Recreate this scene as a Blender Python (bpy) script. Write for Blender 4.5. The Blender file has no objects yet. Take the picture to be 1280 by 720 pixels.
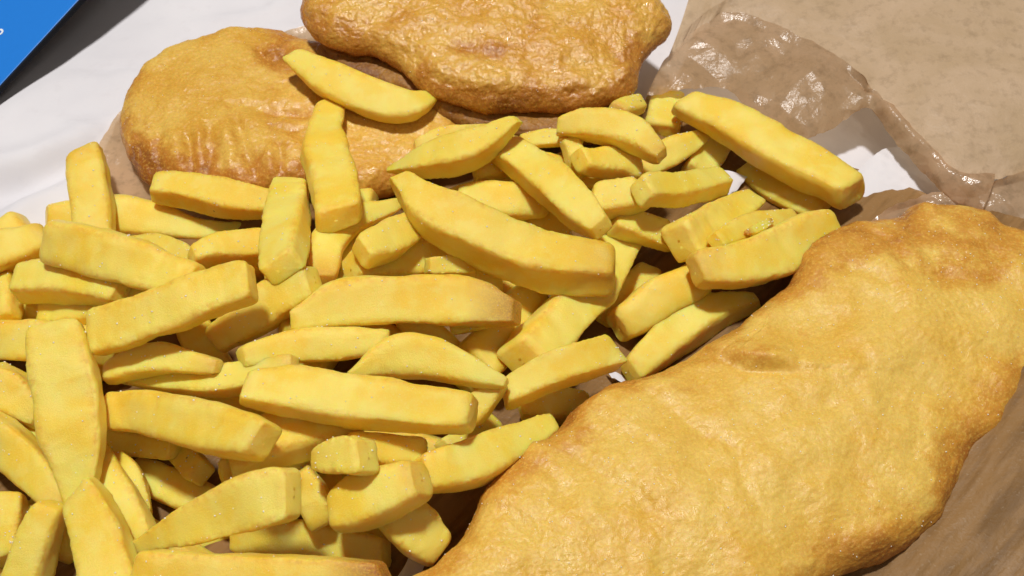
import bpy, math, random
import numpy as np
from mathutils import Vector, Matrix

random.seed(7); RNG = np.random.default_rng(11)
S = bpy.context.scene
COL = S.collection
R = math.radians

# ------------------------------------------------------------------ camera
PITCH = R(54.0); DIST = 0.30; LENS = 38.0; FPX = 1280*LENS/36.0
FWD = np.array([0, math.cos(PITCH), -math.sin(PITCH)])
UP = np.array([0, math.sin(PITCH), math.cos(PITCH)])
RIGHT = np.array([1.0, 0, 0])
CAM = np.array([0, 0, 0.018]) - FWD*DIST
cd = bpy.data.cameras.new('camera'); cam = bpy.data.objects.new('camera', cd); COL.objects.link(cam)
cam.location = CAM; cam.rotation_euler = (math.pi/2-PITCH, 0, 0)
cd.lens = LENS; cd.sensor_width = 36; cd.clip_start = 0.01; cd.clip_end = 20
cd.dof.use_dof = True; cd.dof.focus_distance = 0.285; cd.dof.aperture_fstop = 40
S.camera = cam
# ------------------------------------------------------------------ room light (no sun: an indoor table under a ceiling lamp)
w = bpy.data.worlds.new('World'); S.world = w; w.use_nodes = True
w.node_tree.nodes['Background'].inputs[0].default_value = (1.0, 0.90, 0.84, 1)
w.node_tree.nodes['Background'].inputs[1].default_value = 0.11
def area(name, loc, target, size, power, col):
    l = bpy.data.lights.new(name, 'AREA'); l.shape = 'DISK'; l.size = size; l.energy = power; l.color = col
    o = bpy.data.objects.new(name, l); COL.objects.link(o); o.location = loc
    o.rotation_euler = (Vector(target)-Vector(loc)).to_track_quat('-Z', 'Y').to_euler(); return o
area('ceiling_lamp', (-0.16, 0.20, 1.53), (0, 0.03, 0), 0.14, 21.8, (1.0, 0.975, 0.94))
area('front_fill', (0.5, -1.0, 1.5), (0, 0, 0), 0.6, 1.9, (1.0, 0.93, 0.84))  # soft fill added from the front, not an actual window
S.view_settings.view_transform = 'Standard'; S.view_settings.look = 'None'
S.view_settings.exposure = 0.0; S.view_settings.gamma = 1.0

# ------------------------------------------------------------------ helpers
def P(px, py, z=0.0):
    """point of the place at height z seen at photo position (px,py)"""
    px = np.asarray(px, float); py = np.asarray(py, float); z = np.asarray(z, float)
    d = FWD*FPX + (px-640)[..., None]*RIGHT + (360-py)[..., None]*UP
    t = (z-CAM[2])/d[..., 2]
    return CAM + d*t[..., None]
def proj(p):
    q = np.asarray(p)-CAM; dz = q@FWD
    return np.stack([640+FPX*(q@RIGHT)/dz, 360-FPX*(q@UP)/dz], -1)

_perm = np.random.default_rng(3).permutation(4096)
_grad = np.random.default_rng(4).normal(size=(4096, 3)); _grad /= np.linalg.norm(_grad, axis=1)[:, None]
def pnoise(p):
    p = np.asarray(p, float); i = np.floor(p).astype(np.int64); f = p-i
    u = f*f*f*(f*(f*6-15)+10); out = 0
    for dx in (0, 1):
        for dy in (0, 1):
            for dz in (0, 1):
                h = _perm[(_perm[(_perm[(i[:, 0]+dx) & 4095]+i[:, 1]+dy) & 4095]+i[:, 2]+dz) & 4095]
                g = _grad[h]; dd = f-np.array([dx, dy, dz])
                wt = (u[:, 0] if dx else 1-u[:, 0])*(u[:, 1] if dy else 1-u[:, 1])*(u[:, 2] if dz else 1-u[:, 2])
                out = out+wt*(g*dd).sum(1)
    return out*1.5
def fbm(p, scale, oct=3, seed=0.0):
    p = np.asarray(p)/scale+seed*17.31; s = 0; a = 1
    for _ in range(oct): s = s+a*pnoise(p); p = p*2.03+5.1; a *= 0.5
    return s
def ridge(p, scale, oct=3, seed=0.0):
    p = np.asarray(p)/scale+seed*9.7; s = 0; a = 1
    for _ in range(oct): s = s+a*(1-2*np.abs(pnoise(p))); p = p*2.1+3.3; a *= 0.5
    return s
def catmull(pts, n, closed=False):
    pts = np.asarray(pts, float); m = len(pts)
    if closed: q = np.vstack([pts[-1], pts, pts[0], pts[1]]); segs = m
    else: q = np.vstack([2*pts[0]-pts[1], pts, 2*pts[-1]-pts[-2]]); segs = m-1
    out = []
    k = 24
    for i in range(segs):
        a, b, c, d = q[i:i+4]; t = np.linspace(0, 1, k, endpoint=False)[:, None]
        out.append(0.5*((2*b)+(-a+c)*t+(2*a-5*b+4*c-d)*t*t+(-a+3*b-3*c+d)*t**3))
    out = np.vstack(out+[q[1:2] if closed else pts[-1:]])
    L = np.r_[0, np.cumsum(np.linalg.norm(np.diff(out[:, :2], axis=0), axis=1))]
    s = np.linspace(0, L[-1], n+1)[:-1] if closed else np.linspace(0, L[-1], n)
    return np.stack([np.interp(s, L, out[:, j]) for j in range(out.shape[1])], -1)
def polydist(xy, line):
    best = np.full(len(xy), 1e9); tt = np.zeros(len(xy)); sg = np.ones(len(xy))
    L = np.r_[0, np.cumsum(np.linalg.norm(np.diff(line, axis=0), axis=1))]
    for i in range(len(line)-1):
        a, b = line[i], line[i+1]; ab = b-a; l2 = (ab@ab)+1e-18
        t = np.clip(((xy-a)@ab)/l2, 0, 1); d = xy-(a+t[:, None]*ab); dd = np.hypot(d[:, 0], d[:, 1])
        m = dd < best; best = np.where(m, dd, best); tt = np.where(m, (L[i]+t*math.sqrt(l2))/L[-1], tt)
        sg = np.where(m, np.sign(ab[0]*d[:, 1]-ab[1]*d[:, 0]), sg)
    return best, tt, sg
def vnormals(v, f):
    n = np.zeros_like(v); a = v[f[:, 0]]; c = v[f[:, 2]]; b = v[f[:, 1]]; d = v[f[:, 3]]
    fn = np.cross(c-a, d-b)
    for k in range(4): np.add.at(n, f[:, k], fn)
    return n/(np.linalg.norm(n, axis=1)[:, None]+1e-12)
def mesh_obj(name, v, f, mat, parent=None, attrs=None, smooth=True, origin=None):
    v = np.asarray(v, float)
    if origin is None: origin = v.mean(0) if parent is None else np.zeros(3)
    me = bpy.data.meshes.new(name)
    if hasattr(f, 'tolist'):
        f = np.ascontiguousarray(f); me.vertices.add(len(v)); me.vertices.foreach_set('co', (v-origin).astype(np.float32).ravel())
        me.loops.add(f.size); me.loops.foreach_set('vertex_index', f.astype(np.int32).ravel())
        me.polygons.add(len(f)); me.polygons.foreach_set('loop_start', np.arange(0, f.size, f.shape[1], dtype=np.int32)); me.update(calc_edges=True)
    else: me.from_pydata((v-origin).tolist(), [], f)
    me.materials.append(mat)
    if smooth: me.polygons.foreach_set('use_smooth', [True]*len(me.polygons))
    for k, a in (attrs or {}).items():
        at = me.attributes.new(k, 'FLOAT', 'POINT'); at.data.foreach_set('value', np.asarray(a, np.float32))
    me.update(); o = bpy.data.objects.new(name, me); COL.objects.link(o)
    o.location = origin
    if parent: o.parent = parent
    return o
def tag(o, label=None, cat=None, group=None, kind=None):
    for k, x in (('label', label), ('category', cat), ('group', group), ('kind', kind)):
        if x: o[k] = x
    return o
def gridfaces(n, m, closed_m=False):
    i = np.arange(n-1)[:, None]; j = np.arange(m if closed_m else m-1)[None, :]; j2 = (j+1) % m
    return np.stack([i*m+j, i*m+j2, (i+1)*m+j2, (i+1)*m+j], -1).reshape(-1, 4)

# ------------------------------------------------------------------ materials
class N:
    def __init__(s, name):
        s.m = bpy.data.materials.new(name); s.m.use_nodes = True; s.t = s.m.node_tree
        s.b = s.t.nodes['Principled BSDF']; s.out = s.t.nodes['Material Output']
        s.tc = s.t.nodes.new('ShaderNodeTexCoord')
    def n(s, typ, **kw):
        x = s.t.nodes.new(typ)
        for k, v in kw.items(): setattr(x, k, v)
        return x
    def l(s, a, b): s.t.links.new(a, b)
    def noise(s, scale, detail=3, rough=0.55, vec=None, dist=0):
        x = s.n('ShaderNodeTexNoise'); x.inputs['Scale'].default_value = scale; x.inputs['Detail'].default_value = detail
        x.inputs['Roughness'].default_value = rough; x.inputs['Distortion'].default_value = dist
        s.l(vec or s.geo(), x.inputs['Vector']); return x.outputs['Fac']
    def geo(s):
        if not hasattr(s, '_g'): s._g = s.n('ShaderNodeNewGeometry').outputs['Position']
        return s._g
    def attr(s, name):
        x = s.n('ShaderNodeAttribute'); x.attribute_name = name; return x.outputs['Fac']
    def math(s, op, a, b=None, c=None, clamp=False):
        x = s.n('ShaderNodeMath', operation=op, use_clamp=clamp)
        for i, q in enumerate((a, b, c)):
            if q is None: continue
            if isinstance(q, (int, float)): x.inputs[i].default_value = q
            else: s.l(q, x.inputs[i])
        return x.outputs[0]
    def rng(s, v, a, b, c=0, d=1, smooth=False):
        x = s.n('ShaderNodeMapRange', interpolation_type='SMOOTHSTEP' if smooth else 'LINEAR'); s.l(v, x.inputs[0])
        for i, q in enumerate((a, b, c, d)): x.inputs[i+1].default_value = q
        return x.outputs[0]
    def mix(s, fac, a, b, mode='MIX'):
        x = s.n('ShaderNodeMix', data_type='RGBA', blend_type=mode)
        for i, q in ((0, fac), (6, a), (7, b)):
            if isinstance(q, (int, float)): x.inputs[i].default_value = q
            elif isinstance(q, tuple): x.inputs[i].default_value = (*q, 1)
            else: s.l(q, x.inputs[i])
        return x.outputs[2]
    def bump(s, h, strength, dist, prev=None):
        x = s.n('ShaderNodeBump'); x.inputs['Strength'].default_value = strength; x.inputs['Distance'].default_value = dist
        s.l(h, x.inputs['Height'])
        if prev: s.l(prev, x.inputs['Normal'])
        return x.outputs[0]
    def set(s, **kw):
        for k, v in kw.items():
            k = k.replace('_', ' ')
            if isinstance(v, (int, float, tuple)): s.b.inputs[k].default_value = v
            else: s.l(v, s.b.inputs[k])

def chip_material():
    k = N('fried_potato')
    oi = k.n('ShaderNodeObjectInfo').outputs['Random']
    big = k.noise(75, 2); mid = k.noise(420, 3); fine = k.noise(2200, 3, .65)
    edge = k.attr('edge'); brown = k.attr('brown')
    c = k.mix(k.rng(big, .38, .64, 0, 1, True), (.97, .76, .145), (.96, .66, .065))
    c = k.mix(k.math('MULTIPLY', k.rng(oi, .2, 1), .22), c, (.91, .50, .016))
    c = k.mix(k.math('MULTIPLY', k.attr('tone'), .3), c, (.91, .52, .02)); c = k.mix(k.rng(k.noise(170, 3, .6), .46, .66, 0, .35, True), c, (.96, .80, .22)); c = k.mix(k.rng(fine, .5, .7, 0, .3, True), c, (.96, .82, .24))
    e = k.math('MULTIPLY', edge, k.rng(mid, .34, .6, .05, .55))
    c = k.mix(e, c, (.78, .34, .015))
    e2 = k.math('MULTIPLY', edge, k.rng(k.noise(600, 3), .55, .70, 0, .35))
    c = k.mix(e2, c, (.42, .15, .018))
    b = k.math('MULTIPLY', brown, k.rng(fine, .3, .6, .45, 1))
    c = k.mix(b, c, (.36, .11, .016))
    sp = k.n('ShaderNodeTexVoronoi'); sp.inputs['Scale'].default_value = 210; k.l(k.geo(), sp.inputs['Vector'])
    wn = k.n('ShaderNodeTexWhiteNoise'); k.l(sp.outputs['Position'], wn.inputs['Vector'])
    spk = k.math('MULTIPLY', k.math('LESS_THAN', sp.outputs['Distance'], .075), k.math('GREATER_THAN', wn.outputs['Value'], .982))
    c = k.mix(k.math('MULTIPLY', spk, .7), c, (.16, .07, .02))
    n1 = k.bump(mid, .09, .0010); n2 = k.bump(fine, .20, .0005, n1); n3 = k.bump(k.noise(4800, 2, .7), .45, .00035, n2)
    k.set(Base_Color=c, Roughness=k.rng(big, .35, .65, .28, .46), Normal=n3, Specular_IOR_Level=.42,
          Subsurface_Weight=.65, Subsurface_Radius=(1.0, .28, .03), Subsurface_Scale=.0065)
    return k.m

def batter_material(name, pale, gold, dark, deep, gloss=.4, spec=.45, bumpk=1.0, grain=.2):
    k = N(name)
    big = k.noise(55, 3, .6, dist=.3); mid = k.noise(230, 4, .6); fine = k.noise(1300, 3, .65); gr = k.noise(3000, 2)
    brown = k.attr('brown')
    c = k.mix(k.rng(big, .36, .66, 0, 1, True), pale, gold)
    c = k.mix(k.rng(mid, .5, .75, 0, .55, True), c, gold)
    bb = k.math('ADD', brown, k.rng(mid, .25, .75, -.28, .28))
    bb = k.math('ADD', bb, k.rng(big, .3, .7, -.15, .15))
    c = k.mix(k.rng(bb, .18, .85, 0, 1, True), c, dark)
    c = k.mix(k.rng(bb, .8, 1.45, 0, 1, True), c, deep)
    c = k.mix(k.rng(fine, .5, .68, 0, .4), c, tuple(min(1, q*1.3) for q in pale)); c = k.mix(k.rng(gr, .42, .3, 0, .35), c, dark)
    c = k.mix(k.rng(fine, .5, .3, 0, .25), c, dark)
    n1 = k.bump(mid, .5*bumpk, .0018); n2 = k.bump(fine, .5*bumpk, .0007, n1); n3 = k.bump(gr, grain, .0004, n2)
    k.set(Base_Color=c, Roughness=k.rng(k.noise(420, 3), .35, .65, gloss-.1, gloss+.22), Normal=n3, Specular_IOR_Level=spec,
          Subsurface_Weight=.3, Subsurface_Radius=(1.0, .4, .1), Subsurface_Scale=.003)
    return k.m

M_CHIP = chip_material()
M_FISH = batter_material('pale_golden_batter', (.80, .54, .115), (.76, .45, .065), (.61, .28, .036), (.38, .13, .016), .34, .45, .30, .32)
M_FRIT = batter_material('glossy_golden_batter', (.74, .44, .085), (.66, .32, .04), (.5, .195, .025), (.27, .085, .01), .17, .7, .8)
M_FRI1 = batter_material('smooth_golden_batter', (.74, .47, .09), (.66, .355, .042), (.52, .21, .026), (.29, .09, .01), .34, .4, .28)
M_SHAD = batter_material('shaded_batter', (.42, .21, .035), (.34, .15, .025), (.22, .085, .015), (.1, .035, .008), .4, .5)  # batter colours darkened to paint the shadow under the top fritter

def white_paper_material():
    k = N('white_wrapping_paper')
    n = k.noise(30, 4); g = k.noise(140, 4, .6)
    c = k.mix(k.rng(n, .35, .7), (.77, .75, .775), (.71, .69, .72))
    c = k.mix(k.rng(g, .58, .72, 0, .16), c, (.56, .52, .54))
    k.set(Base_Color=c, Roughness=.62, Specular_IOR_Level=.3, Normal=k.bump(k.noise(900, 3), .12, .0003))
    return k.m
def tissue_material(name, clear, alpha_mul, lift=1.0):
    k = N(name)
    mp = k.n('ShaderNodeMapping', vector_type='TEXTURE'); mp.inputs['Rotation'].default_value = (0, 0, R(46)); mp.inputs['Scale'].default_value = (2, .33, 1)
    k.l(k.geo(), mp.inputs['Vector'])
    big = k.noise(38, 5, .62, dist=.4); mid = k.noise(260, 4, .65); fine = k.noise(1100, 3)
    st = k.noise(60, 4, .6, vec=mp.outputs[0]); gre_shade = k.attr('grease_shade')
    c = k.mix(k.rng(big, .33, .68, 0, 1, True), tuple(lift*q for q in (.68, .50, .33)), tuple(lift*q for q in (.57, .41, .245)))
    c = k.mix(k.rng(mid, .5, .72, 0, .5), c, (.36, .25, .15))
    c = k.mix(gre_shade, c, k.mix(k.rng(st, .4, .64, 0, 1, True), (.34, .18, .055), (.19, .09, .016)))  # grease stains, with the sheet's shading painted into the same dark tone
    c = k.mix(k.rng(fine, .62, .75, 0, .25), c, (.62, .5, .36))
    tr = k.n('ShaderNodeBsdfTranslucent'); k.l(c, tr.inputs['Color'])
    tp = k.n('ShaderNodeBsdfTransparent'); tp.inputs['Color'].default_value = (.93, .84, .68, 1)
    nb = k.bump(mid, .4, .001); nb2 = k.bump(fine, .3, .0004, nb)
    k.set(Base_Color=c, Roughness=k.rng(big, .35, .65, .12, .34) if alpha_mul else k.rng(big, .35, .65, .4, .6), Specular_IOR_Level=.9 if alpha_mul else .25, Normal=nb2)
    m1 = k.n('ShaderNodeMixShader'); m1.inputs[0].default_value = .6 if alpha_mul else .2; k.l(k.b.outputs[0], m1.inputs[1]); k.l(tr.outputs[0], m1.inputs[2])
    m2 = k.n('ShaderNodeMixShader'); k.l(k.rng(big, .3, .7, clear-.12, clear+.12) if alpha_mul else k.rng(big, 0, 1, clear, clear), m2.inputs[0])
    k.l(m1.outputs[0], m2.inputs[1]); k.l(tp.outputs[0], m2.inputs[2]); k.l(m2.outputs[0], k.out.inputs['Surface'])
    return k.m
def plain(name, col, rough=.5, spec=.4):
    k = N(name); n = k.noise(500, 3)
    k.set(Base_Color=k.mix(k.rng(n, .3, .7, 0, .12), col, tuple(q*.8 for q in col)), Roughness=rough, Specular_IOR_Level=spec)
    return k.m
M_WHITE = white_paper_material()
M_TIS = tissue_material('greaseproof_paper', .06, False)
M_CRINK = tissue_material('greaseproof_paper_translucent', .13, True, 1.38)

# ------------------------------------------------------------------ table and papers
g = 1.2
tag(mesh_obj('table', np.array([[-g, -g, -.004], [g, -g, -.004], [g, g, -.004], [-g, g, -.004]]), np.array([[0, 1, 2, 3]]),
    plain('table_top', (.25, .16, .1), .5), smooth=False), kind='structure')

def sheet_z(x, y):
    p = np.stack([x, y, x*0], -1)
    z = .0022*fbm(p, .09, 2, 1)+.0009*np.maximum(0, ridge(p, .045, 2, 2))
    for pts, dep, wd in WFOLDS:
        d, t, s = polydist(p[:, :2], P(*np.array(pts, float).T)[:, :2]); z = z+1.7*dep*np.exp(-(d/wd)**2)*np.sin(np.pi*np.clip(t, .04, .96))**.5
    return z
WFOLDS = [([(-60, 262), (40, 236), (110, 205), (150, 180)], -.0030, .006), ([(-60, 225), (50, 200), (150, 150)], .0022, .006),
          ([(90, 82), (130, 88), (180, 80)], -.0008, .002), ([(-40, 330), (40, 255), (140, 190)], .002, .005),
          ([(60, 150), (120, 170), (145, 200)], .001, .002), ([(240, 30), (330, 20), (380, -10)], .001, .003)]
nx, ny = 280, 280
X, Y = np.meshgrid(np.linspace(-.36, .36, nx), np.linspace(-.22, .46, ny))
zz = sheet_z(X.ravel(), Y.ravel())
v = np.stack([X.ravel(), Y.ravel(), zz], -1)
o = mesh_obj('white_paper', v, gridfaces(ny, nx), M_WHITE)
tag(o, 'large white wrapping paper spread flat under all of the food', 'paper')

GP = bpy.data.objects.new('greaseproof_paper', None); COL.objects.link(GP)
tag(GP, 'crumpled tan translucent greaseproof paper around the large battered fish', 'greaseproof paper')

def facet(xy, scale, seed, oct=3, fall=.42):
    """crumpled paper: random heights joined by flat triangles, several sizes"""
    out = 0; amp = 1.0; rg = np.random.default_rng(seed+1000)
    z0 = np.c_[xy, np.zeros(len(xy))]
    for o_ in range(oct):
        an = rg.uniform(0, 2*np.pi); ca, sa = math.cos(an), math.sin(an)
        q = xy+scale*.45*np.stack([fbm(z0, scale*2.2, 1, seed+o_), fbm(z0, scale*2.2, 1, seed+o_+31)], -1)
        x = (q[:, 0]*ca-q[:, 1]*sa)/scale+50; y = (q[:, 0]*sa+q[:, 1]*ca)/scale*rg.uniform(.6, 1)+50
        sk = (x+y)*.36603; i = np.floor(x+sk).astype(int); j = np.floor(y+sk).astype(int); fx = x+sk-i; fy = y+sk-j
        hsh = lambda a_, b_: _perm[(_perm[(a_+seed*7+o_*13) & 4095]+b_) & 4095]/2048.0-1
        up = fx > fy; h00 = hsh(i, j); h11 = hsh(i+1, j+1); hm = np.where(up, hsh(i+1, j), hsh(i, j+1))
        mx = np.maximum(fx, fy); mn = np.minimum(fx, fy)
        out = out+amp*(h00*(1-mx)+hm*(mx-mn)+h11*mn); amp *= fall; scale *= .5
    return out
def ruled(name, A, B, n, m, mat, crumple, bulge=0.0, grease_shade=0, seed=0, ax=1.0, streak=0, pin=True):
    """paper between two lines of photo points (x,y,z); crumple = (height, size) of the creases"""
    a = catmull(A, n); b = catmull(B, n)
    a = P(a[:, 0], a[:, 1], a[:, 2]); b = P(b[:, 0], b[:, 1], b[:, 2])
    a0, b0 = a, b
    a = a+np.stack([.0006*fbm(a, .006, 2, 3), .0012*fbm(a, .007, 3, 4), .0008*fbm(a, .010, 2, 5)], -1)
    b = b+np.stack([.0004*fbm(b, .006, 2, 3), .0010*fbm(b, .005, 3, 4), .0005*fbm(b, .008, 2, 5)], -1)
    t = np.linspace(0, 1, m)[None, :, None]
    v = a0[:, None]*(1-t)+b0[:, None]*t+(a-a0)[:, None]*np.exp(-t/.08)+(b-b0)[:, None]*np.exp(-(1-t)/.08); v[..., 2] += bulge*np.sin(np.pi*t[..., 0])
    v = v.reshape(-1, 3); f = gridfaces(n, m); nn = vnormals(v, f)
    if nn[:, 2].mean() < 0: nn = -nn; f = f[:, ::-1]
    xy = v[:, :2]+.7*v[:, 2:3]; d = 0
    for amp, sc in crumple: d = d+amp*facet(xy, sc, seed+int(sc*1e4), 3)
    if streak:
        ca, sa = math.cos(R(46)), math.sin(R(46)); w_ = np.stack([(v[:, 0]*ca+v[:, 1]*sa)/5, -v[:, 0]*sa+v[:, 1]*ca, v[:, 2]*0], -1)
        d = d+streak*ridge(w_, .012, 3, 5)
    if pin: d = d*np.clip(np.tile(np.linspace(0, 1, m), n)/.10, 0, 1)
    v = v+nn*d[:, None]
    return mesh_obj(name, v, f, mat, GP, {'grease_shade': np.full(len(v), grease_shade)})

# sheet lying under the fish and curving up towards the lower right
ruled('under_sheet', [(470, 830, .002), (700, 560, .0025), (900, 330, .003), (1040, 200, .003)],
      [(1150, 1000, .012), (1330, 770, .022), (1420, 520, .03), (1420, 300, .03)], 300, 240, M_TIS,
      [(.0010, .03)], -.004, .9, 1, streak=.0007)
# edge of the sheet that shows left of the first fritter
ruled('side_sheet', [(92, 262, .0035), (112, 215, .004), (150, 140, .004), (250, 70, .005), (360, 38, .006), (420, 25, .006)],
      [(260, 300, .004), (280, 240, .004), (300, 170, .004), (360, 130, .004), (420, 100, .006), (480, 70, .006)], 200, 90, M_CRINK,
      [(.0008, .016)], 0, .1, 2)
# brown sheet added for shade in gaps between chips, with bits of white paper
ruled('gap_shade_sheet', [(-260, 330, .004), (60, 330, .004), (250, 270, .004), (480, 215, .004), (700, 160, .004), (850, 130, .004), (960, 150, .004)],
      [(-260, 980, .004), (100, 980, .004), (400, 940, .004), (620, 860, .004), (860, 640, .004), (1040, 470, .004), (1140, 330, .004)], 300, 200, M_TIS, [(.0006, .02)], 0, 1.0, 7, pin=False)
for q_ in ([(490, 730, .0065), (508, 700, .007), (520, 672, .0065)], [(515, 745, .0065), (530, 712, .007), (536, 695, .0065)]), \
          ([(758, 462, .0065), (766, 472, .0065)], [(776, 470, .0065), (790, 490, .0065)]), ([(886, 236, .006), (905, 214, .0065)], [(915, 245, .006), (935, 222, .0065)]):
    ruled('white_paper_scrap', q_[0], q_[1], 24, 16, M_WHITE, [(.0005, .008)], .0005, 0, 8)
# big flap standing up behind, upper right
ridge_line = [(838, 66, .014), (880, 30, .015), (925, 14, .017), (1000, 44, .019), (1062, 82, .020), (1112, 132, .021), (1150, 170, .021), (1192, 214, .020), (1240, 224, .019), (1330, 196, .020)]
ruled('back_flap', ridge_line, [(890, -60, .012), (930, -80, .014), (1000, -90, .018), (1080, -90, .02), (1160, -90, .022), (1230, -90, .024), (1300, -80, .026), (1350, -60, .028), (1380, -20, .03), (1400, 20, .03)],
      360, 240, M_TIS, [(.0016, .045), (.0003, .012)], .004, 0.05, 3)
# translucent crinkled edge folded over the front of that flap
ruled('folded_edge', ridge_line[:9],
      [(808, 119, .010), (860, 112, .011), (908, 112, .011), (950, 150, .012), (1003, 174, .013), (1042, 160, .014), (1085, 134, .017), (1120, 180, .017), (1182, 240, .015), (1230, 262, .016)],
      420, 130, M_CRINK, [(.0026, .021)], .002, .2, 4)
ruled('front_crinkle', [(1070, 292, .008), (1110, 262, .012), (1180, 238, .016), (1240, 226, .020), (1330, 200, .022)],
      [(1080, 330, .002), (1130, 320, .003), (1190, 320, .004), (1250, 320, .006), (1340, 330, .008)], 260, 90, M_CRINK,
      [(.0024, .018)], .002, .2, 5)
# white inner sheet showing in the gap behind the fish
ruled('white_inner_sheet', [(1020, 285, .002), (1070, 215, .006), (1105, 186, .010), (1160, 180, .014)],
      [(1100, 300, .003), (1140, 270, .006), (1190, 235, .010), (1230, 215, .014)], 120, 60, M_WHITE, [(.0009, .012)], .001, 0, 6)

# ------------------------------------------------------------------ blue box at the top left
def prism(poly, z0, z1, name, mat, parent, bev=0):
    n = len(poly); v = [(*p, z0) for p in poly]+[(*p, z1) for p in poly]
    f = [list(range(n))[::-1], list(range(n, 2*n))]+[[i, (i+1) % n, n+(i+1) % n, n+i] for i in range(n)]
    o = mesh_obj(name, np.array(v), f, mat, parent, smooth=False, origin=np.zeros(3))
    if bev:
        b = o.modifiers.new('b', 'BEVEL'); b.width = bev; b.segments = 2
    return o
BX = bpy.data.objects.new('menu_card', None); COL.objects.link(BX)
tag(BX, 'bright blue card with black edge tilted over the white paper at the top left corner', 'card')
c0 = P(-30, 141, .0045); c1 = P(118, -20, .019); u = (c1-c0)/np.linalg.norm(c1-c0); w_ = np.array([-u[1], u[0], .0]); w_ /= np.linalg.norm(w_)
up_ = np.cross(u, w_); up_ = up_ if up_[2] > 0 else -up_
def slab(name, ins, h0, h1, mat, bev):
    cs = [c0+u*ins+w_*ins, c1+u*(.08-ins)+w_*ins, c1+u*(.08-ins)+w_*(.11-ins), c0+u*ins+w_*(.11-ins)]
    v = np.array([p+up_*h0 for p in cs]+[p+up_*h1 for p in cs]); f = [[3, 2, 1, 0], [4, 5, 6, 7]]+[[i, (i+1) % 4, 4+(i+1) % 4, 4+i] for i in range(4)]
    o = mesh_obj(name, v, f, mat, BX, smooth=False, origin=np.zeros(3)); b_ = o.modifiers.new('b', 'BEVEL'); b_.width = bev; b_.segments = 2
slab('backing', 0, -.0024, -.0004, plain('black_card', (.006, .007, .012), .7, .2), .0003)
slab('cover', .0005, -.0004, 0, plain('blue_card', (.012, .20, .70), .38), .00015)
a = np.linspace(0, 2*np.pi, 33)[:-1]; nrm = up_; d0 = P(0, 40, 0)-CAM; cc = CAM+d0*(((c0-CAM)@nrm)/(d0@nrm))
ring = np.concatenate([cc+(np.cos(a)[:, None]*u+np.sin(a)[:, None]*w_)*r_+nrm*.0001 for r_ in (.0006, .0013)])
mesh_obj('printed_mark', ring, gridfaces(2, 32, True), plain('white_ink', (.8, .85, .9)), BX, smooth=False, origin=np.zeros(3))

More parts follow.
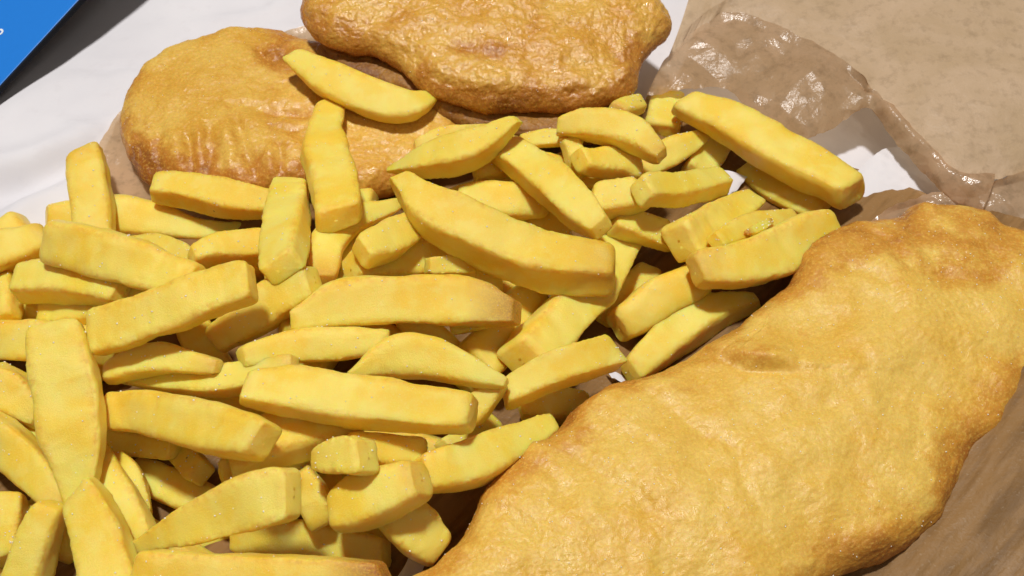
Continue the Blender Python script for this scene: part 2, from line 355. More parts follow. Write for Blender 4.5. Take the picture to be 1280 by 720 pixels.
# ------------------------------------------------------------------ battered pieces
def battered(name, outline, spine, mat, zmid, hup, hdown, rim, lumps, creases, browns, edge_brown, label, cat, seed, N_=640, Mt=120, dome=0.0, slope=(0, 0), wob=.0011, ridgeamp=0):
    ol = catmull(outline, N_, True); sp = catmull(spine, 160)
    ctr0 = P(np.mean(ol[:, 0]), np.mean(ol[:, 1]), zmid)
    def zm(xy): return zmid+slope[0]*(xy[:, 0]-ctr0[0])+slope[1]*(xy[:, 1]-ctr0[1])
    z = np.full(N_, zmid)
    for _ in range(6): q = P(ol[:, 0], ol[:, 1], z); z = zm(q[:, :2])
    O = q[:, :2]
    z = np.full(len(sp), zmid)
    for _ in range(6): q = P(sp[:, 0], sp[:, 1], z); z = zm(q[:, :2])
    Sx = q[:, :2]
    t = np.roll(O, -1, 0)-np.roll(O, 1, 0); t /= np.linalg.norm(t, axis=1)[:, None]; on = np.stack([t[:, 1], -t[:, 0]], -1)
    area2 = np.sum(O[:, 0]*np.roll(O[:, 1], -1)-np.roll(O[:, 0], -1)*O[:, 1])
    if area2 < 0: on = -on
    o3 = np.c_[O, np.zeros(N_)]
    O = O+on*(wob*fbm(o3, .011, 2, seed)+wob*.16*fbm(o3, .0035, 2, seed+1))[:, None]
    # spine target for each outline point, smoothed round the loop
    d2 = ((O[:, None]-Sx[None])**2).sum(2); T = Sx[d2.argmin(1)]
    for _ in range(90): T = (np.roll(T, 1, 0)+2*T+np.roll(T, -1, 0))/4
    s = np.linspace(0, 1, Mt)**1.5
    top = O[None]*(1-s)[:, None, None]+T[None]*s[:, None, None]
    sb = np.linspace(0, 1, 26)[1:]**1.5
    bot = O[None]*(1-sb)[:, None, None]+T[None]*sb[:, None, None]
    def dist(xy):
        r = np.empty(len(xy))
        for i in range(0, len(xy), 8000):
            c = xy[i:i+8000]; k = ((c[:, 0, None]-O[None, :, 0])**2+(c[:, 1, None]-O[None, :, 1])**2).argmin(1); bb = 1e9
            for a_, b_ in ((k-1, k), (k, (k+1) % N_)):
                A_, AB = O[a_], O[b_]-O[a_]; tq = np.clip(((c-A_)*AB).sum(1)/((AB**2).sum(1)+1e-18), 0, 1); bb = np.minimum(bb, np.hypot(*(c-A_-AB*tq[:, None]).T))
            r[i:i+8000] = bb
        return r
    txy = top.reshape(-1, 2); dt = dist(txy); dt[:N_] = 0
    bxy = bot.reshape(-1, 2); db = dist(bxy)
    prof = lambda d, r: np.sqrt(np.clip(1-(1-np.clip(d/r, 0, 1))**2, 0, 1))
    D = dt.max()
    zt = zm(txy)+hup*prof(dt, rim)+dome*np.sin(.5*np.pi*np.clip(dt/D, 0, 1))
    zb = zm(bxy)-hdown*prof(db, rim)
    v = np.vstack([np.c_[txy, zt], np.c_[bxy, zb]])
    f1 = gridfaces(Mt, N_, True)
    idx = np.vstack([np.arange(N_)[None], Mt*N_+np.arange(25*N_).reshape(25, N_)])
    f2 = np.stack([idx[:-1], idx[1:], np.roll(idx[1:], -1, 1), np.roll(idx[:-1], -1, 1)], -1).reshape(-1, 4)
    f = np.vstack([f1, f2]);
    if area2 < 0: f = f[:, ::-1]
    nT = Mt*N_; dall = np.r_[dt, db]; istop = np.r_[np.ones(nT), np.zeros(len(v)-nT)]
    ew = np.clip(dall/.002, 0, 1)
    # folds in the coating
    cz = np.zeros(len(v)); cb = np.zeros(len(v))
    for pts, dep, wd, step, fall in creases:
        l = np.array(pts, float); z0 = zmid+hup*.9
        L = P(l[:, 0], l[:, 1], np.full(len(l), z0)); zc = zm(L[:, :2])+hup+dome*.6; L = P(l[:, 0], l[:, 1], zc)[:, :2]
        L = catmull(L, 40); d, tt, sg = polydist(v[:, :2]+.0006*np.stack([fbm(v, .008, 2, 5), fbm(v, .008, 2, 8)], -1), L)
        tp = np.sin(np.pi*np.clip(tt, .02, .98))**.6
        endm = np.exp(-np.maximum(0, d-.0)/wd)
        dep, step, wd = dep*.95, step*1.6, wd*1.35
        dep = dep*(1.15 if mat is M_FRI1 else 1)
        cz += -dep*np.exp(-(d/wd)**2)*tp
        if step: cz += step*tp*(1/(1+np.exp(-sg*d/(wd*.45))))*np.exp(-np.where(sg > 0, d, d)/fall)
        cb += (.7 if mat is M_FRI1 else .28)*np.exp(-(d/(wd*2.0))**2)*tp*(dep > .0006)
    v[:, 2] += cz*istop*np.clip(dall/.004, 0, 1)
    kz = np.clip(dall/rim-.5, 0, 1)[:, None]; zdir = np.c_[dall*0, dall*0, np.where(istop > 0, 1, -1)]
    nrm_ = lambda: vnormals(v, f)*(1-kz)+zdir*kz
    nv = nrm_()
    disp = np.zeros(len(v))
    for amp, sc, oc in lumps: disp += amp*fbm(v, sc, oc, seed+sc*50)
    if ridgeamp: disp += ridgeamp*(ridge(v, .012, 2, seed)-.4)
    v = v+nv*(disp*(.25+.75*ew))[:, None]
    v = v+nrm_()*(.00016*fbm(v, .0013, 2, seed+9))[:, None]
    # browning: thin rim and hand placed patches fry darker
    pp = proj(v); nz = fbm(v, .010, 3, seed+4)
    br = edge_brown*np.exp(-(dall/(rim*.75))**1.3)*(1+.5*nz)+cb*.55+.10*disp/.001*-1
    for (bx, by, rx, ry, am) in browns:
        br += am*np.exp(-((pp[:, 0]-bx)/rx)**2-((pp[:, 1]-by)/ry)**2)*(1+.6*nz)
    br = np.where(istop > 0, br, br+.5)
    o = mesh_obj(name, v, f, mat, None, {'brown': br})
    tag(o, label, cat); return o, v, f, O

fish_out = [(470, 768), (545, 712), (585, 660), (612, 606), (640, 584), (652, 570), (690, 545), (722, 512), (765, 484), (812, 474), (838, 462), (880, 440), (914, 418),
            (948, 388), (982, 366), (1000, 330), (1030, 300), (1080, 282), (1118, 276), (1140, 261), (1180, 266), (1230, 272), (1258, 290), (1290, 300), (1345, 320),
            (1360, 400), (1325, 470), (1262, 520), (1205, 590), (1172, 650), (1120, 694), (1050, 722), (980, 765), (860, 800), (640, 810)]
fish_creases = [
    ([(900, 434), (918, 450), (950, 462), (1000, 464)], .0024, .0013, .0040, .012),
    ([(985, 462), (1050, 468), (1110, 452), (1150, 440)], -.0004, .004, 0, .01),
    ([(800, 474), (838, 505), (872, 535), (915, 560), (932, 610), (955, 655)], .0008, .0013, .0007, .006),
    ([(742, 505), (775, 530), (800, 550), (835, 570)], .0006, .001, .0004, .006),
    ([(665, 560), (700, 600), (728, 640), (750, 680)], .0008, .0015, .0008, .006),
    ([(700, 545), (752, 590), (790, 612), (820, 650)], .0007, .0012, .0006, .005),
    ([(618, 620), (665, 660), (690, 700)], .0006, .0012, .0005, .005),
    ([(1085, 470), (1040, 510), (960, 520), (900, 505)], .0007, .0025, 0, .01),
    ([(1000, 345), (1060, 335), (1110, 355), (1120, 400), (1085, 430)], .0007, .002, .0008, .008),
    ([(1118, 280), (1128, 320), (1150, 345), (1210, 350), (1270, 352)], .0013, .002, .001, .006),
    ([(1180, 290), (1210, 300), (1245, 320), (1262, 345)], .0016, .0022, .0008, .005),
    ([(1130, 270), (1140, 290), (1142, 315)], .0012, .0013, 0, .005),
    ([(1088, 284), (1110, 300), (1118, 325)], .0010, .0013, 0, .005),
    ([(1150, 470), (1190, 500), (1200, 560), (1170, 620)], .0008, .003, 0, .005),
    ([(1030, 560), (1060, 600), (1060, 660), (1030, 700)], .0007, .003, 0, .005)]
fish_brown = [(1040, 310, 75, 30, .5), (1150, 292, 90, 28, .65), (1240, 300, 60, 32, .65), (1005, 350, 35, 30, .55), (930, 445, 30, 16, .5), (720, 540, 45, 30, .45),
              (640, 590, 30, 30, .45), (560, 715, 55, 20, .45), (1100, 690, 80, 25, .4), (1200, 560, 45, 70, .35), (1260, 470, 30, 60, .45), (860, 490, 25, 12, .3),
              (1100, 560, 60, 60, .12), (1215, 345, 70, 18, .4), (700, 690, 100, 30, .2)]
fish, fv, ff, fO = battered('battered_fish', fish_out, [(700, 700), (850, 600), (1000, 490), (1120, 400)], M_FISH, .0165, .0068, .0062, .0070,
    [(.0022, .035, 2), (.0009, .012, 2), (.00022, .0045, 2)], fish_creases, fish_brown, 1.0,
    'large pale golden battered fish fillet lying beside the chips', 'battered fish', 21, 760, 190, .0055, (-.03, 0.0), .0009)

frit1_out = [(150, 160), (158, 125), (185, 88), (225, 62), (275, 48), (318, 42), (352, 44), (395, 58), (450, 66), (520, 92), (575, 130), (592, 160), (560, 205), (500, 236), (440, 245), (380, 238), (300, 246), (240, 240), (190, 232), (164, 205)]
f1c = [([(210, 150), (222, 185), (225, 215)], -.0010, .0018, 0, .01), ([(280, 150), (288, 185), (285, 220)], -.0010, .0016, 0, .01), ([(330, 175), (336, 205), (330, 235)], -.0009, .0016, 0, .01), ([(365, 170), (372, 205), (366, 235)], -.0008, .0018, 0, .01), ([(245, 140), (250, 170), (243, 200)], -.0009, .0015, 0, .01),
       ([(292, 132), (330, 138), (380, 142), (430, 132), (470, 130)], .0016, .0018, -.0016, .008),
       ([(232, 165), (240, 190), (236, 218)], .0010, .0013, 0, .01), ([(258, 150), (262, 185), (250, 212)], .0010, .0014, 0, .01),
       ([(290, 130), (300, 160), (312, 200), (316, 232)], .0012, .0014, 0, .01), ([(276, 170), (262, 200), (246, 225)], .0008, .001, 0, .01),
       ([(195, 165), (198, 195), (212, 222)], .0009, .0013, 0, .01), ([(170, 160), (178, 190), (196, 218)], .0008, .0013, 0, .01),
       ([(340, 160), (352, 190), (345, 220)], .0007, .0013, 0, .01), ([(318, 48), (326, 66), (345, 72), (358, 60)], .0012, .0014, 0, .01),
       ([(330, 150), (360, 165), (385, 158)], .0007, .0012, 0, .01)]
fr1, f1v, f1f, f1O = battered('battered_fritter', frit1_out, [(250, 145), (340, 145), (480, 150)], M_FRI1, .0095, .0058, .0055, .0075,
    [(.0012, .022, 2), (.0005, .007, 3), (.00008, .003, 2)], f1c,
    [(175, 195, 30, 40, .5), (240, 220, 60, 20, .35), (350, 215, 60, 35, .4), (350, 70, 25, 30, .35), (560, 150, 40, 40, .2), (400, 70, 60, 30, .6)],
    .75, 'round battered fritter with wrinkled coating lying on white paper behind the chips', 'fritter', 31, 560, 130, .003, (0, .0), .0007)
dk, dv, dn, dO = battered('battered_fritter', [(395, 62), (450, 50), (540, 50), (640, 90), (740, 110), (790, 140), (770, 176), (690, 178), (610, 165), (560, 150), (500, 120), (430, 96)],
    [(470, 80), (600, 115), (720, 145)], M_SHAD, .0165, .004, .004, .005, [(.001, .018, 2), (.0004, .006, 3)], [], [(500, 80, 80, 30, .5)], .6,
    'battered piece coloured dark for the shadow beneath the top fritter', 'fritter', 35, 360, 70, 0, (0, 0), .0007)
frit2_out = [(376, 12), (382, 36), (402, 52), (436, 62), (470, 68), (500, 84), (520, 108), (560, 128), (612, 138), (690, 138), (745, 134), (790, 118), (802, 84), (816, 62), (834, 45), (835, 20), (800, -8), (730, -40), (600, -60), (470, -45), (395, -20)]
f2c = [([(500, 66), (540, 84), (600, 104), (680, 114), (740, 108), (790, 90)], -.0008, .003, 0, .01),
       ([(560, 52), (590, 62), (630, 78)], .0012, .002, 0, .01), ([(800, 60), (780, 66), (762, 60)], .0010, .0016, 0, .01),
       ([(395, 30), (420, 40), (470, 52)], .0008, .002, 0, .01), ([(640, 25), (690, 30), (740, 40)], .0006, .002, 0, .01)]
fr2, f2v, f2f, f2O = battered('battered_fritter', frit2_out, [(470, 15), (600, 20), (730, 20)], M_FRIT, .0255, .0066, .0058, .0075,
    [(.0014, .02, 2), (.0008, .0070, 3), (.0003, .0028, 2)], f2c,
    [(600, 62, 45, 14, .75), (690, 30, 50, 12, .35), (520, 22, 40, 10, .3), (790, 70, 20, 40, .3), (640, 125, 150, 16, .3), (400, 30, 25, 25, .3)],
    .6, 'thick glossy battered fritter resting on top of the others at the back', 'fritter', 41, 620, 150, .003, (0, .06), .0009)

# ------------------------------------------------------------------ chips
G = .0005; GX0, GY0 = -.26, -.2; GN = 1040
H = np.zeros((GN, GN), np.float32)
def cell(x, y): return np.clip(((y-GY0)/G).astype(int), 0, GN-1), np.clip(((x-GX0)/G).astype(int), 0, GN-1)
def raise_h(v):
    j, i = cell(v[:, 0], v[:, 1]); np.maximum.at(H, (j, i), v[:, 2].astype(np.float32))
def fillH():
    for _ in range(1):
        A = H.copy()
        for dy in (-1, 0, 1):
            for dx in (-1, 0, 1): A = np.maximum(A, np.roll(np.roll(H, dy, 0), dx, 1))
        H[:] = A
raise_h(f1v); raise_h(dv); fillH()

SALT = []; CHIPS = []
GROUP = 'thick cut chips heaped beside the fish'
def drop(ol, wpx, ratio, sag, maxslope, lift):
    """rest a chip seen along the photo line on whatever lies below it; returns end heights"""
    t = np.linspace(0, 1, len(ol)); zc = np.full(len(ol), .01); z0, z1 = .01, .01
    for it in range(10):
        q = P(ol[:, 0], ol[:, 1], zc); T = np.gradient(q, axis=0); L = np.linalg.norm(np.diff(q, axis=0), axis=1).sum()
        T[:, 2] = 0; T /= np.linalg.norm(T, axis=1)[:, None]; U = np.stack([-T[:, 1], T[:, 0], T[:, 0]*0], -1)
        aa = width(q, T, U, wpx, ratio); req = np.zeros(len(ol))
        for k in (-.42, -.2, 0, .2, .42):
            s = q+U*(aa*k)[:, None]; j, i = cell(s[:, 0], s[:, 1])
            req = np.maximum(req, H[j, i]-.0012*(abs(k) > .3))
        req = req+aa*ratio*.5*(1-sag)
        best = None
        for sl in np.linspace(-maxslope, maxslope, 41)*L:
            c = (req-sl*t)[2:-2].max(); cost = c+sl*.5+.02*abs(sl)
            if best is None or cost < best[0]: best = (cost, c, sl)
        n0, n1 = best[1], best[1]+best[2]
        z0 = .5*z0+.5*n0; z1 = .5*z1+.5*n1
        zc = z0*(1-t)+z1*t
    return z0+lift, z1+lift
def width(q, T, U, wpx, ratio):
    W = np.cross(T, U); e = 1e-4; p0 = proj(q)
    jt = proj(q+T*e)-p0; jt /= np.linalg.norm(jt, axis=1)[:, None]+1e-9; n = np.stack([-jt[:, 1], jt[:, 0]], -1)
    ju = np.abs(((proj(q+U*e)-p0)/e*n).sum(1)); jw = np.abs(((proj(q+W*e)-p0)/e*n).sum(1))
    return wpx*1.15/(ju+jw*ratio*.92)

def chip(pts, label, k0=0, k1=0, ratio=.82, roll=None, sag=.24, slope=.45, lift=0, brown=(0, 0), arch=0, dent=.075, hidden=False, sharp=None):
    seed = len(CHIPS)+1+(500 if hidden else -6); rg = np.random.default_rng(seed)
    if roll is None: roll = rg.uniform(-14, 14)+17*(1 if pts[-1][0] > pts[0][0] else -1)*min(1, abs(pts[-1][0]-pts[0][0])/(1+abs(pts[-1][1]-pts[0][1])))
    if brown == (0, 0) and rg.random() < .4 and not hidden: brown = (rg.uniform(.1, .45), 0) if rg.random() < .5 else (0, rg.uniform(.1, .45))
    n = 128 if not hidden else 40; m = 56 if not hidden else 24
    ol = catmull(pts, n); wpx = ol[:, 2].copy()
    z0, z1 = drop(ol, wpx, ratio, sag, slope, lift)
    t = np.linspace(0, 1, n); zc = z0*(1-t)+z1*t
    ol[:, 1] += wpx*.05*fbm(np.c_[t*2.2, t*0+seed*1.7, t*0+9], 1, 1)
    for _ in range(6): ol[1:-1] = (ol[:-2]+2*ol[1:-1]+ol[2:])/4
    q = P(ol[:, 0], ol[:, 1], zc); q[:, 2] += arch*np.sin(np.pi*t)
    q[0] += (q[0]-q[1])*2.0; q[-1] += (q[-1]-q[-2])*2.0
    T = np.gradient(q, axis=0); T /= np.linalg.norm(T, axis=1)[:, None]
    U = np.cross([0, 0, 1.0], T); U /= np.linalg.norm(U, axis=1)[:, None]; W = np.cross(T, U)
    a = width(q, T, U, wpx, ratio); b = a*ratio
    L = np.r_[0, np.cumsum(np.linalg.norm(np.diff(q, axis=0), axis=1))]; LL = L[-1]
    # rings bunched at the ends for the rounded cut
    r0 = min(.0022, .2*LL)
    s = np.concatenate([r0*(1-np.cos(np.linspace(0, np.pi/2, 8)))[:-1], np.linspace(r0, LL-r0, n-14), LL-r0*(1-np.cos(np.linspace(0, np.pi/2, 8)))[::-1][1:]])
    it = lambda A: np.stack([np.interp(s, L, A[:, j]) for j in range(3)], -1)
    q, T, U, W = it(q), it(T), it(U), it(W); a = np.interp(s, L, a); b = np.interp(s, L, b); n = len(s)
    e = np.minimum(s, LL-s)/r0; ez = np.clip(e, 0, 1)
    endsc = .74+.26*np.sqrt(np.clip(1-(1-ez)**2, 0, 1))
    ne = (min(sharp or 4.9, 6))*rg.uniform(.62, 1.1); th = (np.arange(m)+.5)/m*2*np.pi; c, sn = np.cos(th), np.sin(th)
    cu = np.sign(c)*np.abs(c)**(2/ne); cw = np.sign(sn)*np.abs(sn)**(2/ne)
    edge = np.clip((np.minimum(np.abs(cu), np.abs(cw))-.62)/.30, 0, 1)
    face = 1-edge
    dn = rg.uniform(.3, 1.9, 4); ph = rg.uniform(0, 6.28, 4)
    fi = np.where(np.abs(cu) > np.abs(cw), np.where(cu > 0, 0, 1), np.where(cw > 0, 2, 3)); dent = dent*dn[fi]
    pin = 1-dent*(1-np.clip(np.maximum(1-np.abs(cu), 1-np.abs(cw)), 0, 1)*0)*(1-np.clip(np.minimum(np.abs(cu), np.abs(cw)), 0, 1)**1.5)
    tw = rg.uniform(-16, 16)
    skew = rg.uniform(-.18, .18)
    rl = np.radians(roll+tw*(s/LL-.5)*2)
    uu = a[:, None]/2*endsc[:, None]*(cu*pin)[None]; ww = b[:, None]/2*endsc[:, None]*(cw*pin)[None]
    uu = uu+ww*skew
    ur = uu*np.cos(rl)[:, None]-ww*np.sin(rl)[:, None]; wr = uu*np.sin(rl)[:, None]+ww*np.cos(rl)[:, None]
    # slanted knife cut at both ends
    k0 += rg.uniform(-.22, .22); k1 += rg.uniform(-.22, .22); kv0, kv1 = rg.uniform(.0, .45), rg.uniform(-.45, .0)
    f0 = np.clip(1-s/(LL*.45), 0, 1)[:, None]; f1 = np.clip(1-(LL-s)/(LL*.45), 0, 1)[:, None]
    al = f0*(k0*ur+kv0*wr)+f1*(k1*ur+kv1*wr)
    v = q[:, None]+U[:, None]*ur[..., None]+W[:, None]*wr[..., None]+T[:, None]*al[..., None]
    v = v.reshape(-1, 3); f = gridfaces(n, m, True)
    # end caps: shrinking rings
    caps = []; capf = []; base = len(v)
    edgev = np.tile(edge, n); tt = np.repeat(s/LL, m)
    endw = np.repeat(np.clip(1-e*.8, 0, 1), m)
    extra = []; ee = []; te = []
    for side, row in ((0, 0), (1, n-1)):
        prev = np.arange(row*m, row*m+m); ring = v[prev]; cc = ring.mean(0)
        for sc in (.82, .6, .35, .12):
            nr = cc+(ring-cc)*sc+T[row]*(.00015*(1-sc))*(-1 if side == 0 else 1); st = base+len(extra)*m; extra.append(nr)
            cur = np.arange(st, st+m); ee.append(np.full(m, .25*sc)); te.append(np.full(m, float(side)))
            qd = np.stack([prev, np.roll(prev, -1), np.roll(cur, -1), cur], -1)
            capf.append(qd if side else qd[:, ::-1]); prev = cur
        jj = np.arange(m//2-1); qd = np.stack([prev[jj], prev[jj+1], prev[m-2-jj], prev[m-1-jj]], -1); capf.append(qd if side else qd[:, ::-1])
        tip = (prev.copy(), side); caps.append(tip)
    v = np.vstack([v]+extra); edgev = np.clip(np.r_[np.maximum(edgev, endw*.45), np.concatenate(ee)], 0, 1); tt = np.r_[tt, np.concatenate(te)]
    f = np.vstack([f[:, ::-1]]+[x[:, ::-1] for x in capf])
    nv = vnormals(v, f)
    flip = (nv[:n*m]*(v[:n*m]-np.repeat(q, m, 0))).sum() < 0
    if flip: f = f[:, ::-1]; nv = -nv
    sz = float(np.median(a))
    d = sz*.055*fbm(v, .013, 2, seed)-sz*.03*np.clip(fbm(v, .0065, 2, seed+12)-.2, 0, 1)*(1-edgev)+sz*.008*fbm(v, .0045, 2, seed+3)
    d += -sz*.05*np.clip(fbm(v*1.0, .0075, 1, seed+5)-.25, 0, 1)
    d += (.25+.75*edgev)*(.00016*fbm(v, .0016, 2, seed+7))+edgev*.00042*np.clip(fbm(v, .0009, 1, seed+8)-.08, 0, 1)
    v = v+nv*d[:, None]
    fl = f
    br = brown[0]*np.clip(1-tt/.22, 0, 1)+brown[1]*np.clip(1-(1-tt)/.22, 0, 1)
    name = 'chip'
    o = mesh_obj(name, v, fl, M_CHIP, None, {'edge': edgev, 'brown': br, 'tone': np.r_[np.tile(rg.uniform(0, 1, 4)[fi]**2, n), np.full(len(v)-n*m, .3)]})
    tag(o, label, 'chip', GROUP)
    raise_h(v); 
    # densify the height map between rings
    vm = v[:n*m].reshape(n, m, 3)
    for al_ in (.25, .5, .75): raise_h((vm[:-1]*(1-al_)+vm[1:]*al_).reshape(-1, 3))
    fillHlocal(v)
    CHIPS.append((o, v, f)); return o
def fillHlocal(v):
    j, i = cell(v[:, 0], v[:, 1]); a, b, c, d = max(j.min()-1, 1), j.max()+2, max(i.min()-1, 1), i.max()+2
    sub = H[a-1:b+1, c-1:d+1]
    A = np.minimum(np.maximum(np.roll(sub, 1, 0), np.roll(sub, 1, 1)), np.maximum(np.roll(sub, -1, 0), np.roll(sub, -1, 1)))
    sub[1:-1, 1:-1] = np.maximum(sub, A)[1:-1, 1:-1]

# a hidden bottom layer that the visible chips lie on
HL = 'mostly buried chip at the very bottom of the heap'
rf = random.Random(5)
fill_spots = [(40, 400, 20), (150, 400, 100), (90, 470, 150), (40, 560, 70), (110, 640, 20), (20, 680, 110), (200, 520, 160), (210, 690, 30),
              (260, 440, 60), (320, 510, 10), (400, 450, 120), (420, 520, 170), (330, 640, 150), (440, 640, 60), (480, 430, 30),
              (460, 360, 165), (160, 330, 10), (260, 350, 160),
              (360, 360, 80), (520, 320, 140), (440, 310, 90), (380, 710, 5), (60, 330, 60), (560, 440, 40), (690, 300, 30), (620, 235, 150), (745, 225, 20), (520, 565, 10), (640, 370, 110)]
for (x, y, an) in fill_spots:
    an = R(an+rf.uniform(-10, 10)); l = rf.uniform(60, 95); w_ = rf.uniform(40, 50)*(.8+y/1800)
    dx, dy = math.cos(an)*l, math.sin(an)*l*.8
    chip([(x-dx, y-dy, w_*.9), (x+rf.uniform(-8, 8), y+rf.uniform(-8, 8), w_), (x+dx, y+dy, w_*.9)], HL, hidden=True, sag=.25)

# visible chips: photo line (x, y, apparent width) from the lowest to the topmost
C = chip
# --- deep ones glimpsed in gaps
C([(55, 395, 38), (140, 385, 46), (235, 365, 46)], 'shadowed orange chip lying deep under the slanting chip at the far left')
C([(165, 588, 44), (225, 612, 54), (292, 642, 44)], 'deep chip with a lit stripe in the dark hollow above the bottom row')
C([(222, 562, 34), (252, 592, 34)], 'short chip stub poking into the dark hollow at the lower left')
C([(120, 552, 34), (218, 560, 32)], 'brown shadowed chip under the thick chip right of the upright flat chip')
C([(280, 600, 54), (350, 578, 54), (430, 560, 40)], 'shadowed chip with a pale lit spot above the bottom row of chips')
C([(288, 575, 60), (360, 545, 66), (450, 530, 60)], 'broad smooth orange chip running under the thickest middle chip')
C([(430, 562, 50), (530, 572, 50)], 'shadowed brown chip beneath the thick middle chip, beside a small triangular chip')
C([(290, 668, 46), (390, 676, 52), (480, 692, 42)], 'chip half shaded by a lumpy chip, just above the browned end at the bottom', slope=.2)
C([(492, 632, 66), (520, 660, 72), (552, 690, 52)], 'stubby chip pointing down at white paper near the fish corner')
C([(745, 405, 40), (812, 338, 36)], 'narrow chip with a lit tip behind two chips beside the fish')
C([(675, 352, 36), (640, 400, 66), (592, 460, 72)], 'broad shaded chip slanting down right of the long chip with a browned end', k0=.3)
C([(780, 288, 56), (735, 365, 66), (655, 450, 62)], 'long diagonal chip passing under the square end of the longest chip')
C([(765, 275, 46), (838, 296, 44)], 'half shaded chip stub in front of a dark gap near two salt grains')
C([(565, 410, 24), (605, 402, 26)], 'tiny pale chip tip under the long chip with a browned end')
C([(440, 335, 50), (585, 322, 60)], 'shadowed orange chip below the knobbly chip in the middle')
C([(545, 340, 24), (625, 352, 40)], 'pale chip peeping over the right of the long chip with a browned end')
C([(535, 332, 26), (590, 334, 30)], 'small pale rounded chip tip just above the long middle chip')
C([(2, 345, 44), (6, 400, 44)], 'narrow upright chip cut by the left photo border')
C([(10, 620, 50), (8, 700, 56)], 'chip cut by the left border near the bottom corner')
C([(75, 700, 40), (110, 640, 40)], 'shaded orange chip wedged between two chips at the bottom left')
C([(770, 140, 30), (803, 128, 26)], 'small chip tip sticking out from under the top fritter')
C([(832, 118, 40), (828, 168, 44)], 'short chip standing behind a curved chip near the crinkled paper')
C([(1035, 264, 24), (1068, 258, 24), (1092, 253, 14)], 'thin pointed chip tip poking out right of the biggest chip')
C([(932, 212, 38), (972, 238, 52), (1030, 264, 44)], 'rounded chip lying in the shade of the biggest chip', slope=.15)
C([(905, 170, 40), (868, 222, 44)], 'chip slanting down from under the biggest chip')
C([(595, 215, 34), (665, 200, 34)], 'shaded chip beneath the salted slanting chip behind the middle')
C([(658, 268, 46), (712, 284, 44)], 'orange shaded wedge of chip under the salted slanting chip')
# --- rear, upper middle
C([(520, 186, 24), (560, 174, 36), (612, 163, 20)], 'pale flat chip directly behind the pointed wedge-shaped chip')
C([(652, 176, 22), (690, 172, 26), (724, 180, 18)], 'thin arched chip tip behind the salted slanting chip')
C([(710, 172, 24), (730, 220, 34)], 'narrow chip between the salted slanting chip and a square chip')
C([(724, 200, 40), (795, 208, 50)], 'square-ended chip with a flat pale face under a curved chip')
C([(795, 212, 34), (838, 190, 44), (878, 168, 20)], 'chip with a pointed right end joining the curved chip', k1=-.3)
C([(698, 158, 28), (738, 156, 44), (788, 168, 48), (826, 194, 26)], 'curved arched chip lying just below the top fritter', sag=.1)
C([(738, 252, 46), (772, 248, 48), (804, 242, 44)], 'block-like chip end with a browned crisp edge')
C([(803, 240, 40), (850, 236, 42), (904, 226, 36)], 'straight rectangular chip lying level below the biggest chip', sharp=8)
C([(574, 246, 34), (620, 250, 58), (680, 250, 50)], 'lumpy rounded chip behind the longest chip')
C([(618, 180, 40), (675, 218, 56), (725, 260, 56), (750, 284, 36)], 'salted slanting chip with a shiny top in the rear middle', sag=.06)
C([(486, 212, 10), (535, 200, 44), (590, 186, 54), (645, 150, 18)], 'pointed wedge-shaped chip leaning against the rear fritter', lift=.001, ratio=.95)
# --- right group
C([(852, 305, 60), (888, 281, 56), (942, 250, 34)], 'chip with ribbed face beside a dark gap, left of the brown-spotted chip', k0=.1)
C([(895, 302, 30), (940, 282, 40), (990, 272, 26)], 'pale chip with a browned flake between two slanting chips')
C([(772, 410, 52), (822, 377, 62), (878, 346, 56)], 'blunt smooth chip with a rounded near end, beside the long narrow one by the fish')
C([(790, 465, 40), (838, 425, 52), (890, 392, 48), (945, 376, 24)], 'long chip lying along the edge of the large fish')
C([(872, 338, 46), (940, 328, 64), (1005, 300, 68), (1042, 284, 56)], 'wide chip with an orange-brown spot near the fish top', brown=(.25, 0), ratio=.7)
C([(856, 128, 44), (915, 155, 66), (990, 200, 70), (1064, 240, 62)], 'biggest chip, thick and long, leaning towards the crinkled paper', sag=.05, k0=.15, roll=4)
C([(652, 512, 30), (690, 508, 48), (738, 502, 30)], 'small rounded chip tucked against the left edge of the fish')
C([(632, 492, 40), (700, 466, 50), (766, 440, 52)], 'bent chip lying across the dark gap above the fish', arch=.002, k1=-.2)
C([(555, 560, 30), (615, 528, 34)], 'pale chip tip behind the crumbly chip beside the fish')
C([(528, 592, 54), (585, 580, 66), (640, 556, 54), (690, 530, 32)], 'crumbly soft chip whose right tip touches the fish')
# --- middle
C([(268, 428, 44), (328, 386, 60), (392, 352, 52)], 'shaded chip slanting up below the short upright chip', k0=-.3)
C([(402, 352, 40), (408, 308, 50), (440, 278, 44), (496, 256, 20)], 'curved chip bending down left of the knobbly chip')
C([(452, 315, 44), (488, 300, 56), (522, 278, 40)], 'knobbly short chip with a dimple above the long middle chip')
C([(500, 222, 30), (545, 266, 66), (615, 303, 70), (690, 330, 72), (764, 338, 58)], 'longest chip, running diagonally across the middle of the heap', sag=.05, k0=.1)
C([(366, 398, 30), (425, 378, 66), (510, 375, 72), (590, 378, 70), (644, 390, 42)], 'long plump chip with a browned right end in the middle', brown=(0, .75), sag=.05, k0=.4)
C([(304, 448, 34), (365, 434, 50), (430, 430, 50), (484, 424, 30)], 'chip with tapered ends just below the long plump chip')
C([(585, 520, 44), (628, 476, 26)], 'narrow folded chip end at the right of the triangular chip')
C([(438, 468, 14), (495, 446, 58), (560, 455, 52), (630, 478, 16)], 'triangular chip with a crumbly top edge above the thickest middle chip', ratio=.7)
C([(366, 455, 30), (290, 474, 46), (220, 474, 38), (140, 466, 26)], 'flat wide chip reaching left behind the thickest middle chip')
C([(134, 468, 30), (195, 449, 46), (272, 458, 22)], 'smooth oval chip lying under the flat chip with the raised right end')
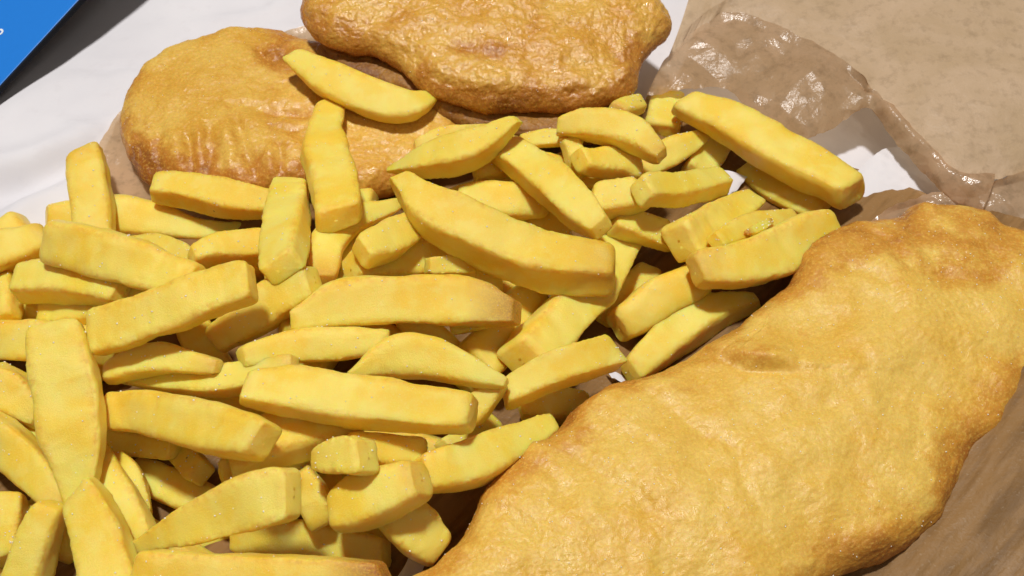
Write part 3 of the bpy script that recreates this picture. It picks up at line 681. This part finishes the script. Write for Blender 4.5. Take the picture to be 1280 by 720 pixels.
C([(375, 590, 32), (392, 622, 44), (402, 658, 32)], 'stubby chip lobe pressed against the lumpy chip near the bottom')
C([(414, 642, 56), (462, 625, 80), (526, 598, 62)], 'lumpy pale chip in the bottom middle beside a stubby lobe', sag=.08)
C([(393, 574, 30), (425, 570, 52), (460, 570, 56)], 'small triangular chip end above the lumpy chip')
C([(310, 486, 52), (375, 490, 74), (460, 504, 74), (530, 514, 66), (586, 516, 58)], 'thickest middle chip, level with a salted top and square right end', sag=.04)
# --- left
C([(-40, 326, 66), (10, 312, 62), (60, 296, 46)], 'chip with a browned right corner at the left border, lying by white paper', brown=(0, .4))
C([(62, 272, 44), (140, 270, 60), (200, 276, 54), (255, 288, 34), (325, 286, 16)], 'long curved chip passing behind the upright chip')
C([(24, 356, 52), (80, 352, 58), (155, 366, 50)], 'half shaded chip beneath the slanting chip at the far left')
C([(160, 308, 22), (205, 313, 36), (262, 338, 30)], 'low rounded chip between the long curved chip and the slanting flat one')
C([(240, 320, 32), (288, 310, 46), (340, 306, 50)], 'chip running under the short upright chip near the rear left')
C([(194, 234, 36), (245, 240, 46), (298, 250, 44), (342, 256, 32)], 'crumbly edged chip leaning on the left fritter')
C([(106, 190, 46), (113, 240, 54), (120, 312, 54)], 'flat upright chip standing highest at the left against white paper', k0=-.35, ratio=.5, sharp=8)
C([(364, 230, 46), (357, 285, 56), (352, 336, 58)], 'short upright chip in front of the left fritter', ratio=.6, sharp=7, k0=.2)
C([(412, 134, 32), (403, 178, 50), (416, 228, 54), (424, 272, 54)], 'upright bent chip leaning on the left fritter', ratio=.6, k0=-.3)
C([(366, 70, 28), (410, 98, 50), (465, 122, 52), (510, 130, 42), (546, 118, 10)], 'chip lying across the left fritter below the top one', ratio=.6, k0=.3)
C([(-30, 428, 58), (50, 426, 60), (126, 434, 58)], 'level chip at the left border behind the flat upright one')
C([(-20, 470, 58), (18, 492, 58), (48, 524, 26)], 'chip at the left border below the level one')
C([(60, 300, 56), (145, 323, 64), (240, 352, 54)], 'slanting flat chip crossing the foot of the highest upright chip', ratio=.55, sharp=7, k0=-.2)
C([(118, 414, 58), (195, 394, 60), (258, 368, 62), (312, 352, 56)], 'wide flat chip slanting up to the right at the left', ratio=.5, sharp=7, sag=.06)
C([(140, 514, 60), (200, 522, 66), (268, 536, 76), (328, 552, 58)], 'thick chip pointing at the dark hollow, right of the flat upright one', k1=.3)
C([(-20, 532, 58), (32, 578, 62), (80, 636, 34)], 'salted chip at the left border slanting down beside the flat upright one')
C([(146, 568, 20), (163, 600, 36), (180, 642, 24)], 'small curved browned chip sliver beside the dark hollow', brown=(.2, .2))
C([(112, 560, 40), (142, 620, 52), (178, 682, 48)], 'narrow chip continuing below the flat upright chip', ratio=.6)
C([(68, 406, 72), (78, 460, 86), (90, 530, 90), (98, 585, 66), (96, 632, 36)], 'large flat upright chip with a grooved face near the left border', ratio=.4, sharp=6, dent=.1)
C([(66, 632, 46), (46, 680, 62), (26, 760, 66)], 'salted chip in the bottom left corner')
C([(164, 686, 14), (250, 650, 52), (325, 624, 70), (364, 616, 66)], 'chip widening to the right above the bottom row', ratio=.5, sharp=7)
C([(98, 614, 48), (124, 668, 68), (148, 760, 72)], 'flat chip with one dark speck at the bottom left', ratio=.5, sharp=7, k0=-.3)
C([(170, 716, 60), (300, 722, 70), (400, 726, 64), (480, 722, 48)], 'long bottom chip with a dark browned right end', brown=(0, 1.0), sharp=7)
C([(934, 291, 8), (948, 285, 13), (964, 276, 7)], 'tiny browned potato flake lying on a pale chip', brown=(.9, .9), ratio=.5)

for c_ in CHIPS[30:]: print(c_[0]['label'][:45], round(float(c_[1][:,2].min())*1000), round(float(c_[1][:,2].max())*1000))
print('CHIPS', len(CHIPS), 'max z', max(c[1][:, 2].max() for c in CHIPS))

# ------------------------------------------------------------------ salt
rs = np.random.default_rng(9); sv = []; sf = []
cube = np.array([[x, y, z] for x in (-1, 1) for y in (-1, 1) for z in (-1, 1)], float)
cf = np.array([[0, 1, 3, 2], [4, 6, 7, 5], [0, 4, 5, 1], [2, 3, 7, 6], [0, 2, 6, 4], [1, 5, 7, 3]])
def salt(v, f, cnt, smin=.00008, smax=.00022):
    f = np.asarray(f); cr = np.cross(v[f[:, 2]]-v[f[:, 0]], v[f[:, 3]]-v[f[:, 1]]); ar = np.linalg.norm(cr, axis=1)+1e-15; nn = cr/ar[:, None]
    c = v[f].mean(1); w_ = ar*np.clip(nn[:, 2], 0, 1)*np.clip(fbm(c, .010, 2, 77)+.55, .05, 1.5)
    if w_.sum() <= 0: return
    for i in rs.choice(len(f), cnt, p=w_/w_.sum()):
        q = rs.normal(size=4); q /= np.linalg.norm(q)
        a, b, c_, d = q; M = np.array([[1-2*(c_*c_+d*d), 2*(b*c_-a*d), 2*(b*d+a*c_)], [2*(b*c_+a*d), 1-2*(b*b+d*d), 2*(c_*d-a*b)], [2*(b*d-a*c_), 2*(c_*d+a*b), 1-2*(b*b+c_*c_)]])
        s = rs.uniform(smin, smax)*rs.uniform(.7, 1.3, 3)
        sf.append(cf+8*len(sv)); sv.append((cube*s)@M.T+c[i]+nn[i]*.00006)
for o, v_, f_ in CHIPS[len(fill_spots):]: salt(v_, f_, 16, .00006, .00017)
salt(fv, ff, 420, .00006, .00013); salt(f2v, f2f, 160, .00006, .00013); salt(f1v, f1f, 80, .00006, .00012)
km = N('salt_crystal'); km.set(Base_Color=(.97, .93, .78, 1), Roughness=.35, Specular_IOR_Level=.7)
o = mesh_obj('salt_grains', np.vstack(sv), np.vstack(sf), km.m, smooth=False)
tag(o, 'fine salt grains scattered over the chips and batter', 'salt', kind='stuff')
